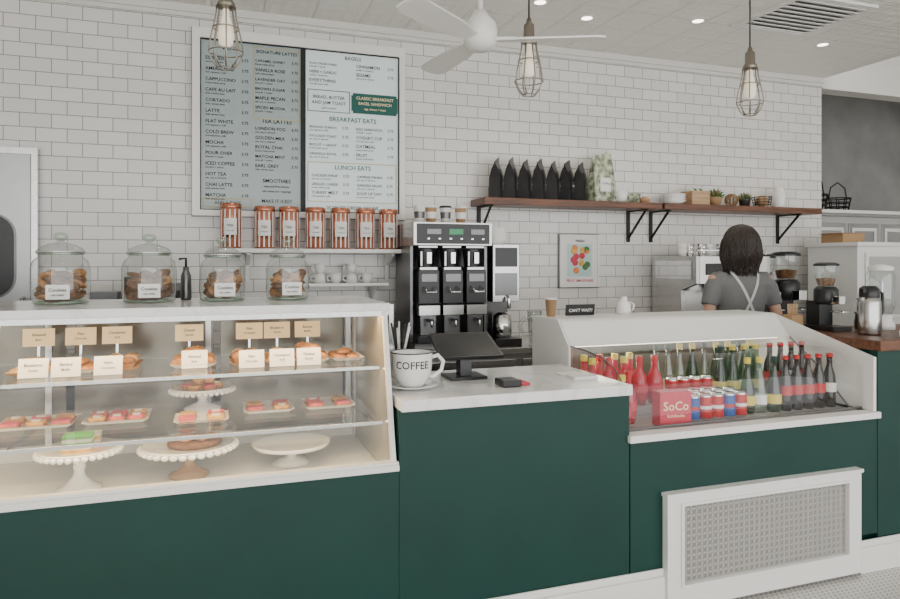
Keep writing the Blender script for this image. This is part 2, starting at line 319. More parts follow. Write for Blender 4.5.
def croissant(b,x,y,z,s=1,rz=0,m=CROI):
    pts=[];rr=[]
    for i in range(13):
        a=math.pi*(i/12)-0; q=i/12
        px=-.06*math.cos(a)*s; py=-.025*math.sin(a)*s
        pts.append((x+px*math.cos(rz)-py*math.sin(rz),y+px*math.sin(rz)+py*math.cos(rz),z+.024*s)); rr.append((.006+.019*math.sin(math.pi*q)*(1+.32*(i%2)))*s)
    b.tube(pts,rr,m,10)
def scone(b,x,y,z,s,rz,m=None):
    T=Matrix.Translation((x,y,z))@Matrix.Rotation(rz,4,'Z')@Matrix.Scale(s,4)
    pl=[(-.034,-.022),(-.028,-.028),(.028,-.028),(.034,-.022),(.004,.036),(-.004,.036)]
    b.prismz(pl,0,.02,m or SCON,T); b.prismz([(p*.88,q*.86) for p,q in pl],.02,.028,m or SCON,T)
def muffin(b,x,y,z,s,m):
    b.lathe([(.001,0),(.02*s,0),(.027*s,.024*s)],(x,y,z),KRAFT,14); b.lathe([(.027*s,.022*s),(.033*s,.03*s),(.028*s,.042*s),(.014*s,.05*s),(.001,.051*s)],(x,y,z),m,14)
def danish(b,x,y,z,s):
    b.ring((x,y,z+.011*s),.026*s,.011*s,CROI,None,14,8); b.lathe([(.024*s,.008*s),(.014*s,.015*s),(.001,.017*s)],(x,y,z),[BERRY,YEL,CAKEW][random.randrange(3)],14)
def tray(b,x,y,z,w,d,m,rz=0):
    T=Matrix.Translation((x,y,z))@Matrix.Rotation(rz,4,'Z'); h=.014
    a=w/2-.02;c=d/2-.02;A=w/2;C=d/2
    vs=[(-a,-c,0),(a,-c,0),(a,c,0),(-a,c,0),(-A,-C,h),(A,-C,h),(A,C,h),(-A,C,h),(-a,-c,.004),(a,-c,.004),(a,c,.004),(-a,c,.004)]
    fs=[(3,2,1,0)]+[(i,(i+1)%4,(i+1)%4+4,i+4) for i in range(4)]+[(i+4,(i+1)%4+4,(i+1)%4+8,i+8) for i in range(4)]+[(8,9,10,11)]
    b.add(vs,fs,m,False,T)
def slice_(b,x,y,z,w,d,m,rz):
    T=Matrix.Translation((x,y,z))@Matrix.Rotation(rz,4,'Z')
    n=14; pl=[(w/2*math.copysign(abs(math.cos(a))**.5,math.cos(a)),d/2*math.copysign(abs(math.sin(a))**.5,math.sin(a))) for a in [2*math.pi*(i+.5)/n for i in range(n)]]
    b.prismz(pl,.004,.014,CROI,T); b.prismz([(p*.94,q*.94) for p,q in pl],.014,.023,m,T)
    if R()<.4: b.prismz([(p*.5,q*.4) for p,q in pl],.023,.027,CAKEW,T)
def pasttray(x,y,z,w,d,tm,kind,n,nm='pastry_tray'):
    b=B(); tray(b,x,y,z,w,d,tm)
    def u(v=.006): return random.uniform(-v,v)
    z1=z+.004
    if kind=='c':
        for k in range(4):
            for i in range(2): croissant(b,x-w*.2+w*.4*i+u(),y-.065+.045*k+u(),z1+(.0 if k%2 else .002),.62,u(.5))
        for k in range(3): croissant(b,x+u(.015),y-.04+.045*k,z1+.03,.62,u(.6))
    elif kind=='s':
        for k in range(4):
            for i in range(2): scone(b,x-w*.2+w*.4*i+u(),y-.065+.045*k+u(),z1,.72,R()*6)
        for k in range(3): scone(b,x+u(.02),y-.04+.045*k,z1+.021,.7,R()*6,SCON if k else CROI)
    elif kind=='m':
        for k in range(3):
            for i in range(2): muffin(b,x-w*.21+w*.42*i,y-.055+.056*k,z1,.85,[CROI,COOK,SCON][(i+k)%3])
    elif kind=='k':
        for k in range(4):
            for i in range(2): danish(b,x-w*.2+w*.4*i,y-.066+.045*k,z1,.72)
        for k in range(2): danish(b,x+u(.01),y-.03+.05*k,z1+.017,.72)
    else:
        for i in range(n):
            cx=x-w/2+.045+(w-.09)*(i/(max(1,n-1)))
            for j,yy in enumerate((-.04,.035)): slice_(b,cx,y+yy,z,min(.062,(w-.045)/n),.064,[PINK,YEL,PINK,YEL,PINK][(i+j+int(abs(x)*10))%5],random.uniform(-.1,.1))
    b.done(nm)
for x,y,k,w in((-.60,2.78,'s',.14),(-.455,2.78,'k',.13),(-.32,2.78,'m',.13),(-.07,2.79,'c',.16),(.12,2.78,'m',.12),(.245,2.78,'s',.115),(.37,2.78,'c',.12),(.505,2.78,'k',.13)):
    pasttray(x,y,1.058,w,.22,WOODL if k in'sm' else WCER,k,2)
for x,w,n in((-.595,.25,3),(-.335,.22,3),(.207,.19,2),(.445,.20,2)): pasttray(x,2.81,.862,w,.19,WCER,'d',n)
pasttray(-.04,2.70,.862,.19,.15,WCER,'d',2)
def stand(x,y,z,r,h,m,name,foot=None,scal=False,top=None,tier=None):
    b=B(); foot=foot or m
    b.lathe([(.001,0),(.07,0),(.072,.006),(.045,.018),(.02,h*.35),(.016,h*.5),(.022,h*.6),(.016,h*.68),(.04,h-.01),(.04,h-.004),(.001,h-.004)],(x,y,z),foot,24)
    b.lathe([(.001,h-.006),(r*.97,h-.002),(r,h+.008),(r*.985,h+.012),(r*.95,h+.004),(.001,h+.003)],(x,y,z),m,40)
    if scal:
        n=34
        for i in range(n):
            a=2*math.pi*i/n; b.ell((x+r*math.cos(a),y+r*math.sin(a),z+h-.003),(r*.085,r*.085,.009),m,8)
    if top: top(b,x,y,z+h+.003)
    b.done(name)
def cakeslice(b,x,y,z):
    for k,mm in enumerate((YEL,CAKEW,LIME,CAKEW,LIME)): b.box(x-.045,x+.045,y-.05,y+.02,z+k*.0115,z+k*.0115+.0113,mm)
    for k,mm in enumerate((PINK,CAKEW,YEL,CAKEW)): b.box(x-.03,x+.06,y+.03,y+.08,z+k*.0115,z+k*.0115+.0113,mm)
def loaf(b,x,y,z):
    b.lathe([(.001,0),(.09,0),(.096,.012),(.085,.022),(.001,.026)],(x+.02,y,z),COOK,28)
    for i in range(6):
        a=i*1.047; b.ell((x+.02+.055*math.cos(a),y+.055*math.sin(a),z+.03),(.022,.02,.010),CROI)
def buns(b,x,y,z):
    for i in range(6):
        a=i*1.047; slice_(b,x+.055*math.cos(a),y+.05*math.sin(a),z-.003,.045,.045,[YEL,PINK][i%2],a)
    for i in range(3):
        a=i*2.09; slice_(b,x+.025*math.cos(a),y+.025*math.sin(a),z+.020,.042,.042,YEL,a)
stand(-.44,2.66,DZ,.13,.135,WCER,'cake_stand',scal=True,top=cakeslice)
stand(-.085,2.70,DZ,.165,.11,WCER,'cake_stand',foot=WOODL,scal=True,top=loaf)
stand(.29,2.73,DZ,.15,.075,WCER,'cake_stand')
stand(-.04,2.90,.862,.12,.08,WCER,'cake_stand',scal=True,top=buns)
# ---------------------------------------------------------------- cookie jars
def jar(x,y,r,h,z=1.295):
    b=B(); H=h*.74
    b.lathe([(.001,.004),(r*.86,.003),(r*.95,.015),(r,.05),(r,H*.72),(r*.92,H*.86),(r*.74,H*.94),(r*.74,H)],(x,y,z),GLASSJ,32)
    b.ring((x,y,z+H),r*.76,.005,CLBOT,None,28); b.ring((x,y,z+.008),r*.88,.007,CLBOT,None,28)
    b.lathe([(r*.80,H),(r*.82,H+.006),(r*.74,H+.02),(r*.4,H+.036),(.012,H+.042),(.010,H+.048)],(x,y,z),GLASSJ,32); b.lathe([(.010,H+.046),(.022,H+.055),(.026,H+.064),(.018,H+.075),(.001,H+.078)],(x,y,z),CLBOT,24)
    b.ring((x,y,z+H+.006),r*.82,.003,CHROME,None,28)
    for lay in range(6):
        for k in range(6):
            a=k*1.047+lay*.6+R(); rr=r*.55*(1 if k else .1)
            T=Matrix.Rotation(R()*6,4,'Z')@Matrix.Rotation(random.uniform(-.9,.9),4,'X')@Matrix.Rotation(random.uniform(-.6,.6),4,'Y')
            q=r*random.uniform(.28,.36)
            b.ell((x+rr*math.cos(a),y+rr*math.sin(a),z+.028+lay*.0155),(q,q,.010),COOK if R()<.7 else CROI,10,T)
    T=Matrix.Translation((x+.008,y-r-.003,z+.022))
    b.box(-.038,.038,-.001,.001,0,.052,PAPER,T); b.text('Cookies',0,-.003,.028,.012,INK,'C',.06,T); b.text('oat raisin',0,-.003,.012,.008,INK,'C',.05,T)
    b.done('glass_cookie_jar')
jar(-.53,2.84,.098,.252); jar(-.232,2.85,.098,.25); jar(.035,2.86,.088,.24); jar(.29,2.87,.088,.24)
b=B(); b.lathe([(.001,0),(.02,0),(.022,.01),(.02,.1),(.012,.12),(.012,.135),(.001,.135)],(-.105,2.98,1.295),DST,20); b.tube([(-.105,2.98,1.42),(-.105,2.98,1.465),(-.13,2.96,1.462)],.005,BLACK); b.done('pump_bottle')
# ---------------------------------------------------------------- drinks case
CB=mat('drinks_case_interior',(.42,.41,.39),.4)
b=B(); X0,X1=1.60,2.96
b.box(X0-.01,X1+.004,F-.02,F+.05,.716,.745,WHITE); b.box(X0,X1-.019,F+.051,3.2,.70,.735,CB)
b.prismx([(2.86,1.047),(2.885,1.045),(3.2,1.045),(3.22,.735),(3.26,.735),(3.26,1.15),(3.24,1.168),(2.99,1.168),(2.96,1.158)],X0+.004,X1-.02,WHITE)
gp=[(2.425,.745),(2.425,.91),(2.44,.955),(2.49,1.0),(2.58,1.03),(2.72,1.046),(2.87,1.05)]
vs=[];fs=[]
for y,z in gp: vs+=[(X0+.004,y,z),(X1-.022,y,z)]
for i in range(len(gp)-1): fs.append((2*i,2*i+1,2*i+3,2*i+2))
b.add(vs,fs,GLASS,True)
b.add([(X0+.004,y,z) for y,z in gp]+[(X0+.004,2.87,.745)],[tuple(range(8))],GLASS)
b.tube([(X0+.004,y,z) for y,z in gp],.004,DST,6)
b.prismx([(2.86,.72),(2.86,1.047),(2.97,1.166),(3.25,1.166),(3.25,.72)],X0-.008,X0+.003,WHITE)
b.prismx([(F+.002,.746),(F+.002,1.0),(2.99,1.166),(3.25,1.166),(3.25,.746)],X1-.018,X1,WHITE)
b.tube([(X1-.02,2.50,.74),(X1-.02,2.70,.93),(X1-.02,2.97,1.12)],.005,DST,6)
b.box(X0+.01,X1-.02,2.70,3.18,.7355,.775,CB); b.box(X0+.01,X1-.02,3.185,3.195,.775,1.044,MIRR)
b.box(X0+.05,X1-.05,2.92,2.95,1.036,1.0445,DL)
b.box(X0+.01,X1-.02,2.43,2.445,.7455,.756,DST)
b.done('refrigerated_drinks_case',.003)
area('drinks_case_light',(2.28,2.9,1.03),1.2,.03,2.4,(1,.95,.88))
def bottle(b,x,y,z,kind):
    if kind=='cola':
        b.lathe([(.001,0),(.028,0),(.031,.012),(.028,.06),(.031,.11),(.026,.16),(.014,.2),(.013,.25),(.001,.25)],(x,y,z),COLA,16); b.lathe([(.0318,.075),(.0322,.12)],(x,y,z),RLAB if R()<.75 else PAPER,16); b.lathe([(.0155,.245),(.0155,.262),(.001,.264)],(x,y,z),REDC,12)
    elif kind in('green','clear'):
        g=GLASSG if kind=='green' else CLBOT
        b.lathe([(.001,0),(.03,0),(.034,.02),(.034,.1),(.024,.15),(.014,.2),(.013,.25),(.001,.25)],(x,y,z),g,16); b.lathe([(.0345,.04),(.0345,.085)],(x,y,z),YLAB if R()<.6 else PAPER,16); b.lathe([(.0155,.235),(.0155,.262),(.001,.264)],(x,y,z),YLAB if R()<.5 else GREEN,12)
    elif kind=='red':
        b.lathe([(.001,0),(.03,0),(.038,.03),(.04,.08),(.034,.13),(.016,.165),(.014,.21),(.001,.21)],(x,y,z),REDL,16); b.lathe([(.0405,.06),(.0405,.1)],(x,y,z),PKB,16); b.lathe([(.0165,.2),(.0165,.228),(.001,.23)],(x,y,z),YLAB if R()<.6 else REDC,12)
    else:
        c=REDC if kind=='can' else BLUEC
        b.lathe([(.001,0),(.026,0),(.031,.008),(.031,.108),(.026,.118),(.001,.116)],(x,y,z),CHROME,16); b.lathe([(.0315,.01),(.0315,.106)],(x,y,z),c,16)
        b.lathe([(.0318,.05),(.0318,.065)],(x,y,z),PAPER if kind=='can' else REDC,16)
def group(name,items):
    b=B()
    for it in items: bottle(b,*it)
    b.done(name)
zf,zr=.735,.775
group('juice_bottle_group',[(1.66,2.52,zf,'red'),(1.745,2.60,zf,'red')]+[(1.66+.085*i,2.76,zr,'red') for i in range(5)]+[(1.68+.085*i,2.87,zr,'red') for i in range(4)])
group('soda_can_group',[(2.045+.066*i,2.54,zf,'can' if i%3 else 'bcan') for i in range(5)]+[(2.06+.066*i,2.63,zf,'can') for i in range(5)]+[(2.09+.068*i,2.75,zr,'can') for i in range(4)])
group('sparkling_water_bottle_group',[(2.39+.072*i,2.58,zf,'clear' if i else 'green') for i in range(2)]+[(2.38+.074*i,2.75,zr,'green') for i in range(4)]+[(2.30+.074*i,2.86,zr,'clear' if i%3==1 else 'green') for i in range(6)]+[(2.09+.07*i,2.87,zr,'clear') for i in range(3)])
group('cola_bottle_group',[(2.54+.070*i,2.57,zf,'green' if i==0 else 'cola') for i in range(6)]+[(2.68+.07*i,2.74,zr,'cola') for i in range(4)])
b=B(); T=Matrix.Translation((1.90,2.47,zf))@Matrix.Rotation(-.12,4,'Z'); b.box(-.075,.075,0,.07,0,.15,PKB,T); b.text('SoCo',0,-.002,.07,.038,PAPERW,'C',.13,T); b.text('kombucha',0,-.002,.04,.014,PAPERW,'C',.11,T); b.done('pink_drink_carton',.002)
# things on hood
b=B(); T=Matrix.Translation((1.83,3.17,1.169))@Matrix.Rotation(.15,4,'X'); b.box(-.085,.085,-.004,.004,0,.058,BLACK,T); b.text("CAN'T WAIT?",0,-.006,.02,.02,PAPER,'C',.14,T); b.done('small_black_sign')
b=B(); b.lathe([(.001,0),(.035,0),(.04,.02),(.036,.06),(.02,.075),(.018,.09),(.022,.095),(.001,.095)],(2.10,3.17,1.168),WCER,20); b.tube([(2.14,3.17,1.23),(2.165,3.17,1.22),(2.16,3.17,1.19),(2.135,3.17,1.185)],.005,WCER); b.done('milk_pitcher')
b=B(); b.lathe([(.001,0),(.022,0),(.03,.09),(.031,.09)],(1.655,3.16,1.168),KRAFT,16); b.lathe([(.032,.088),(.032,.096),(.001,.097)],(1.655,3.16,1.168),WHITE,16); b.done('paper_cup')
# ---------------------------------------------------------------- mug, POS, card reader
b=B(); c=(.735,2.56,.957)
b.lathe([(.001,.001),(.05,0),(.055,.004),(.10,.014),(.102,.018),(.055,.010),(.001,.008)],c,WCER,36)
b.lathe([(.001,.010),(.045,.010),(.05,.018),(.072,.05),(.078,.09),(.080,.135),(.083,.142),(.079,.142),(.075,.13),(.07,.06),(.04,.025),(.001,.022)],c,WCER,36)
b.tube([(c[0]+.074,c[1],c[2]+.115),(c[0]+.105,c[1],c[2]+.125),(c[0]+.128,c[1],c[2]+.10),(c[0]+.12,c[1],c[2]+.065),(c[0]+.085,c[1],c[2]+.04),(c[0]+.066,c[1],c[2]+.045)],.008,WCER,10)
b.ring((c[0],c[1],c[2]+.142),.081,.0025,BLACK,None,36)
vs,fs,w=tgeo('COFFEE'); k=.028/.7; V=[]
for a,z in vs:
    ang=-math.pi/2-.28+(a-w/2)*k/.079; V.append((c[0]+.0802*math.cos(ang),c[1]+.0802*math.sin(ang),c[2]+.085+z*k))
b.add(V,fs,BLACK); b.done('coffee_mug')
b=B()
T=Matrix.Translation((1.01,2.70,1.095))@Matrix.Rotation(-.02,4,'Z')@Matrix.Rotation(math.radians(22),4,'X')
b.box(-.135,.135,-.105,.105,-.008,.008,BLACK,T); b.box(-.125,.125,-.095,.095,.0082,.009,SCRN,T)
b.prismx([(2.69,.970),(2.75,.970),(2.74,1.10),(2.70,1.085)],.985,1.035,BLACK); b.box(.93,1.09,2.65,2.79,.9575,.970,BLACK)
b.done('point_of_sale_tablet',.004)
b=B(); b.box(1.07,1.15,2.44,2.53,.9575,.985,BLACK); b.box(1.16,1.2,2.46,2.55,.9575,.968,PKB); b.done('card_reader',.006)
b=B(); b.box(1.42,1.53,2.5,2.58,.9575,.970,PAPER); b.box(1.42,1.52,2.6,2.68,.9575,.964,PAPER); b.done('napkin_stack')
b=B(); b.lathe([(.001,0),(.04,0),(.045,.01),(.045,.11),(.04,.115),(.04,.02),(.001,.02)],(.76,2.84,.9575),WCER,20)
for i in range(9):
    a=i*.7; b.tube([(.76,2.84,.98),(.76+.045*math.cos(a),2.84+.045*math.sin(a),1.17+.01*(i%3))],.004,BLACK if i%2 else PAPER,6)
b.done('straw_holder')
# ---------------------------------------------------------------- back counter & equipment
b=B(); b.box(-.9,4.48,3.80,4.39,0.001,.89,GREYM); b.box(-.92,4.5,3.77,4.395,.89,.93,STEEL)
for i in range(8): b.box(-.85+i*.66,-.85+i*.66+.62,3.785,3.799,.12,.86,STEEL)
b.done('back_counter',.003)
# menu board
b=B(); fx0,fx1,fz0,fz1=-.12,1.20,1.73,2.862
yf=4.345
b.box(fx0,fx1,yf,4.398,fz0,fz0+.035,FRAME); b.box(fx0,fx1,yf,4.398,fz1-.06,fz1,FRAME); b.box(fx0,fx0+.045,yf,4.398,fz0+.035,fz1-.06,FRAME); b.box(fx1-.038,fx1,yf,4.398,fz0+.035,fz1-.06,FRAME); b.box(.528,.546,yf+.01,4.398,fz0+.035,fz1-.06,BLKM)
b.fr(fx0-.005,fx1+.005,fz0-.005,fz1+.005,.004,4.38,4.398,DST)
b.fr(fx0+.045,.528,fz0+.035,fz1-.06,.006,yf+.012,4.37,BLKM); b.fr(.546,fx1-.038,fz0+.035,fz1-.06,.006,yf+.012,4.37,BLKM)
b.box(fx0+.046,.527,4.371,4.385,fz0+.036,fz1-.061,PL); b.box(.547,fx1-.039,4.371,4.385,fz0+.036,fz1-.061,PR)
yt=4.368
def col(x,z,items,w,m=INK,step=.062,price=True):
    for t in items:
        b.text(t,x,yt,z,.020,m,'L',w*.70)
        if price: b.text('3.75',x+w,yt,z,.017,m,'R')
        b.text(random.choice(['rich espresso, milk','with velvety foam','vanilla + cinnamon','house made syrup','smooth + sweet','oat, soy or almond']),x,yt,z-.019,.011,m,'L',w*.85)
        z-=step
    return z
b.text('MENU',.10,yt,2.745,.024,INK)
col(-.045,2.68,['ESPRESSO','AMERICANO','CAPPUCCINO','CAFE AU LAIT','CORTADO','LATTE','FLAT WHITE','COLD BREW','MOCHA','POUR OVER','ICED COFFEE','HOT TEA','CHAI LATTE','MATCHA'],.25,step=.064)
b.text('SIGNATURE LATTES',.375,yt,2.745,.024,INK,'C',.25)
col(.245,2.69,['CARAMEL HONEY','VANILLA ROSE','LAVENDER OAT','BROWN SUGAR','MAPLE PECAN','SPICED MOCHA'],.26,step=.058)
b.text('TEA LATTES',.375,yt,2.315,.024,INK)
col(.245,2.27,['LONDON FOG','GOLDEN MILK','ROYAL CHAI','MATCHA MINT','EARL GREY'],.26,step=.058)
b.text('SMOOTHIES',.375,yt,1.945,.022,INK); b.text('seasonal fruit blends',.375,yt,1.915,.013,INK); b.text('ask about our toppings',.375,yt,1.885,.013,INK); b.text('MAKE IT ICED!',.375,yt,1.82,.02,INK)
def frame(x0,x1,z0,z1,m,t=.004): b.fr(x0,x1,z0,z1,t,yt-.001,yt+.0025,m)
frame(.235,.515,2.335,2.78,GOLD); frame(-.055,.225,1.785,1.84,GOLD); b.text('ADD A SHOT',.085,yt,1.803,.018,INK)
b.text('BAGELS',.855,yt,2.755,.022,INK)
col(.575,2.71,['PLAIN CREAM CHEESE','HERB + GARLIC','EVERYTHING'],.25,step=.055,price=False); col(.875,2.71,['CINNAMON','SESAME'],.25,step=.055)
b.box(.855,1.145,yt-.002,yt+.002,2.415,2.545,MGREEN); b.box(.845,.855,yt-.002,yt+.002,2.43,2.53,MGREEN); b.box(1.145,1.153,yt-.002,yt+.002,2.43,2.53,MGREEN)
b.text('CLASSIC BREAKFAST',1.0,yt-.004,2.505,.019,PAPERW,'C',.26); b.text('BAGEL SANDWICH',1.0,yt-.004,2.472,.018,PAPERW); b.text('egg, cheese + toast',1.0,yt-.004,2.44,.013,PAPERW)
b.text('BREAD, BUTTER',.70,yt,2.495,.020,INK); b.text('AND JAM TOAST',.70,yt,2.46,.020,INK); b.text('add avocado',.70,yt,2.43,.013,INK)
frame(.565,.835,2.41,2.55,MGREEN)
b.text('BREAKFAST EATS',.855,yt,2.355,.028,MGREEN)
col(.575,2.305,['BREAKFAST BURRITO','AVOCADO TOAST','BISCUIT + GRAVY','GRANOLA BOWL'],.25,step=.057); col(.875,2.305,['EGG SANDWICH','YOGURT CUP','OATMEAL','FRUIT'],.25,step=.057)
b.text('LUNCH EATS',.855,yt,2.045,.028,MGREEN); frame(.565,1.145,1.835,2.09,GOLD)
col(.59,1.995,['CHICKEN WRAP','GRILLED CHEESE','TURKEY MELT'],.24,step=.055); col(.88,1.995,['CAPRESE PANINI','GARDEN SALAD','SOUP OF DAY'],.24,step=.055)
b.text('SCAN TO ORDER ONLINE',.855,yt,1.79,.02,INK)
b.done('menu_board')
# tin shelf
b=B(); b.box(.03,1.27,4.16,4.395,1.505,1.53,WHITE)
for x in(.2,1.08): b.prismx([(4.39,1.504),(4.39,1.33),(4.375,1.33),(4.36,1.43),(4.20,1.49),(4.20,1.504)],x-.012,x+.012,WHITE)
b.done('white_wall_shelf',.003)
b=B(); b.box(.45,1.05,4.2,4.395,1.30,1.318,WHITE)
for x in (.5,.98): b.prismx([(4.395,1.299),(4.395,1.2),(4.38,1.2),(4.25,1.299)],x-.008,x+.008,WHITE)
b.done('lower_cup_shelf',.002)
for i,x in enumerate((.10,.295,.44,.60,.755,.915,1.065)):
    b=B(); h=.258 if i else .27; r=.060; ty=4.265
    b.lathe([(.001,0),(r,0),(r,h-.03),(r*.97,h-.028),(r*.97,h-.024)],(x,ty,1.53),COPPER,24)
    for k in range(26):
        a=2*math.pi*k/26
        if k%2: b.cb((x+(r+.0005)*math.cos(a),ty+(r+.0005)*math.sin(a),1.53+h*.45),(.001,.0085,h*.82),PAPER,a)
    b.lathe([(r+.001,h-.026),(r+.002,h-.004),(r*.9,h),(.001,h)],(x,ty,1.53),COPPER,24)
    ang=-math.pi/2-.1
    vsl=[];fl=[]
    for k in range(7):
        a=ang-.62+1.24*k/6; vsl+=[(x+(r+.003)*math.cos(a),ty+(r+.003)*math.sin(a),1.53+h*.3),(x+(r+.003)*math.cos(a),ty+(r+.003)*math.sin(a),1.53+h*.66)]
    for k in range(6): fl.append((2*k,2*k+2,2*k+3,2*k+1))
    b.add(vsl,fl,PAPER,True); b.text('TEA',x-.006,ty-r-.006,1.53+h*.48,.014,INK,'C',.05); b.text('loose leaf',x-.006,ty-r-.006,1.53+h*.38,.008,INK,'C',.045)
    b.done('tea_tin')
def cup(b,x,y,z,r,h,m,up=True,handle=True):
    p=[(.001,0),(r*.6,0),(r*.85,h*.3),(r,h),(r*.94,h),(r*.8,h*.35),(.001,h*.08)]
    if not up: p=[(a,h-zz) for a,zz in p]
    b.lathe(p,(x,y,z),m,18)
    if handle: b.ring((x-r*1.05,y,z+h*.5),h*.27,h*.07,m,Matrix.Rotation(math.pi/2,4,'X'),12,6)
for i,x in enumerate((.53,.63,.73,.83,.93)):
    b=B(); cup(b,x,4.28,1.318,.038,.062,WCER,i%2==0)
    if i in(1,3): cup(b,x,4.28,1.318+.064,.036,.058,WCER,True)
    b.done('espresso_cup')
# left back counter items
for i,(x,y,h,m) in enumerate(((-.55,4.1,.36,DST),(-.38,4.1,.44,BLACK),(-.22,4.2,.40,DST))):
    b=B(); b.box(x-.07,x+.07,y-.1,y+.1,.93,.93+h,m); b.box(x-.06,x+.06,y-.105,y-.1,.95+h*.5,.93+h*.9,BLACK); b.box(x-.05,x+.05,y-.12,y-.1,.95,.97+h*.1,CHROME); b.done('water_dispenser',.008)
for i,x in enumerate((.15,.27,.39,.51)):
    b=B(); b.lathe([(.001,0),(.036,0),(.038,.01),(.038,.19),(.014,.23),(.013,.27),(.001,.27)],(x,4.15,.93),[COLA,BRASS,DST,GLASSG][i],18); b.lathe([(.0385,.06),(.0385,.15)],(x,4.15,.93),PAPER,18); b.lathe([(.015,.265),(.015,.285),(.004,.29),(.004,.32),(.001,.32)],(x,4.15,.93),BLACK,10); b.done('syrup_bottle')
b=B(); b.box(.62,1.02,3.95,4.3,.93,1.2,STEEL); b.box(.65,.99,3.945,3.95,.97,1.14,BLACK); b.box(.66,.98,3.93,3.94,1.15,1.165,CHROME); b.done('toaster_oven',.01)
# batch brewer
b=B(); bx0,bx1,by=1.123,1.627,3.86
b.box(bx0,bx1,by+.02,4.30,1.55,1.69,STEEL); b.box(bx0+.02,bx1-.02,by+.012,by+.0195,1.56,1.68,BLACK)
for k in range(3): b.box(bx0+.08+.14*k,bx0+.17+.14*k,by+.008,by+.012,1.615,1.65,GSC if k==1 else DST)
for k in range(6): b.cb((bx0+.09+.07*k,by+.01,1.59),(.016,.006,.012),CHROME)
b.box(bx0+.02,bx1-.02,by+.26,4.30,.965,1.549,DST)
b.box(bx0,bx0+.02,by+.1,4.3,.965,1.549,DST); b.box(bx1-.02,bx1,by+.1,4.3,.965,1.549,DST)
for k in range(3):
    cx=bx0+.1+.152*k
    b.lathe([(.05,0),(.062,.1),(.062,.113),(.001,.113)],(cx,by+.11,1.42),BLACK,20); b.box(cx-.06,cx+.06,by+.05,by+.2,1.535,1.549,STEEL); b.cb((cx,by+.04,1.475),(.03,.03,.07),CHROME); b.cb((cx-.045,by+.05,1.47),(.012,.02,.09),STEEL)
    b.box(cx-.064,cx+.064,by+.03,by+.22,1.20,1.40,BLACK); b.box(cx-.05,cx+.05,by+.024,by+.03,1.33,1.38,DST); b.box(cx-.055,cx+.055,by+.04,by+.2,1.401,1.42,STEEL)
    b.tube([(cx-.03,by+.01,1.30),(cx-.03,by-.02,1.27),(cx+.03,by-.02,1.27),(cx+.03,by+.01,1.30)],.006,CHROME)
    b.box(cx-.066,cx+.066,by+.02,by+.24,1.13,1.19,STEEL); b.box(cx-.05,cx+.05,by+.05,by+.2,1.01,1.129,DST); b.cb((cx,by+.0,1.10),(.025,.05,.02),BLACK); b.tube([(cx,by-.02,1.1),(cx,by-.02,1.06)],.008,CHROME)
b.box(bx0,bx1,by,4.30,.9305,.964,DST); b.box(bx0+.02,bx1-.02,by-.01,by+.24,.965,1.009,BLACK)
b.done('batch_coffee_brewer',.003)
for i,x in enumerate((1.20,1.275,1.37,1.47)):
    b=B(); m=KRAFT if i%2 else PAPER; b.lathe([(.001,0),(.027,0),(.036,.095),(.038,.1)],(x,4.02,1.69),m,18); b.lathe([(.0395,.096),(.0395,.104),(.034,.11),(.001,.11)],(x,4.02,1.69),WHITE if i!=2 else BLACK,18); b.lathe([(.0305,.03),(.0345,.07)],(x,4.02,1.69),DST if m is PAPER else WHITE,18); b.done('takeaway_cup')
b=B(); b.box(1.65,1.83,3.92,4.28,1.20,1.56,STEEL); b.box(1.665,1.815,3.915,3.9195,1.42,1.54,BLACK); b.box(1.665,1.815,3.915,3.9195,1.24,1.38,DST); b.box(1.65,1.83,4.1,4.28,.971,1.199,DST); b.tube([(1.74,3.93,1.24),(1.74,3.88,1.22),(1.74,3.88,1.16)],.012,CHROME); b.box(1.65,1.83,3.88,4.28,.9305,.97,BLACK); b.lathe([(.001,0),(.06,0),(.065,.05),(.06,.14),(.03,.16),(.001,.16)],(1.74,3.99,.9705),CHROME,20); b.done('hot_water_tower',.006)
b=B(); 
for k in range(9): b.lathe([(.055,.0),(.085,.045),(.083,.045),(.052,.003),(.001,.002)],(1.73,4.1,1.56+k*.008),PAPER,28)
b.done('coffee_filter_stack')
b=B(); cup(b,2.0,4.05,.93,.05,.2,GLASSJ); b.done('glass_pitcher')
# poster
b=B(); b.fr(2.366,2.69,1.267,1.648,.014,4.375,4.387,FRAME); b.box(2.358,2.698,4.388,4.399,1.259,1.656,DST); b.box(2.381,2.675,4.38,4.387,1.282,1.633,PAPER); b.box(2.43,2.626,4.376,4.3795,1.345,1.58,mat('poster_pale',(.50,.70,.66),.5))
for i in range(16):
    b.ell((2.528+random.uniform(-.065,.065),4.375,1.465+random.uniform(-.085,.085)),(.024,.003,.024),[ORA,PKB,YEL,LEAF][i%4],12)
b.text('FRESH',2.528,4.375,1.595,.018,INK); b.text('FRUIT SMOOTHIES',2.528,4.375,1.305,.02,PKB,'C',.22); b.done('framed_poster')
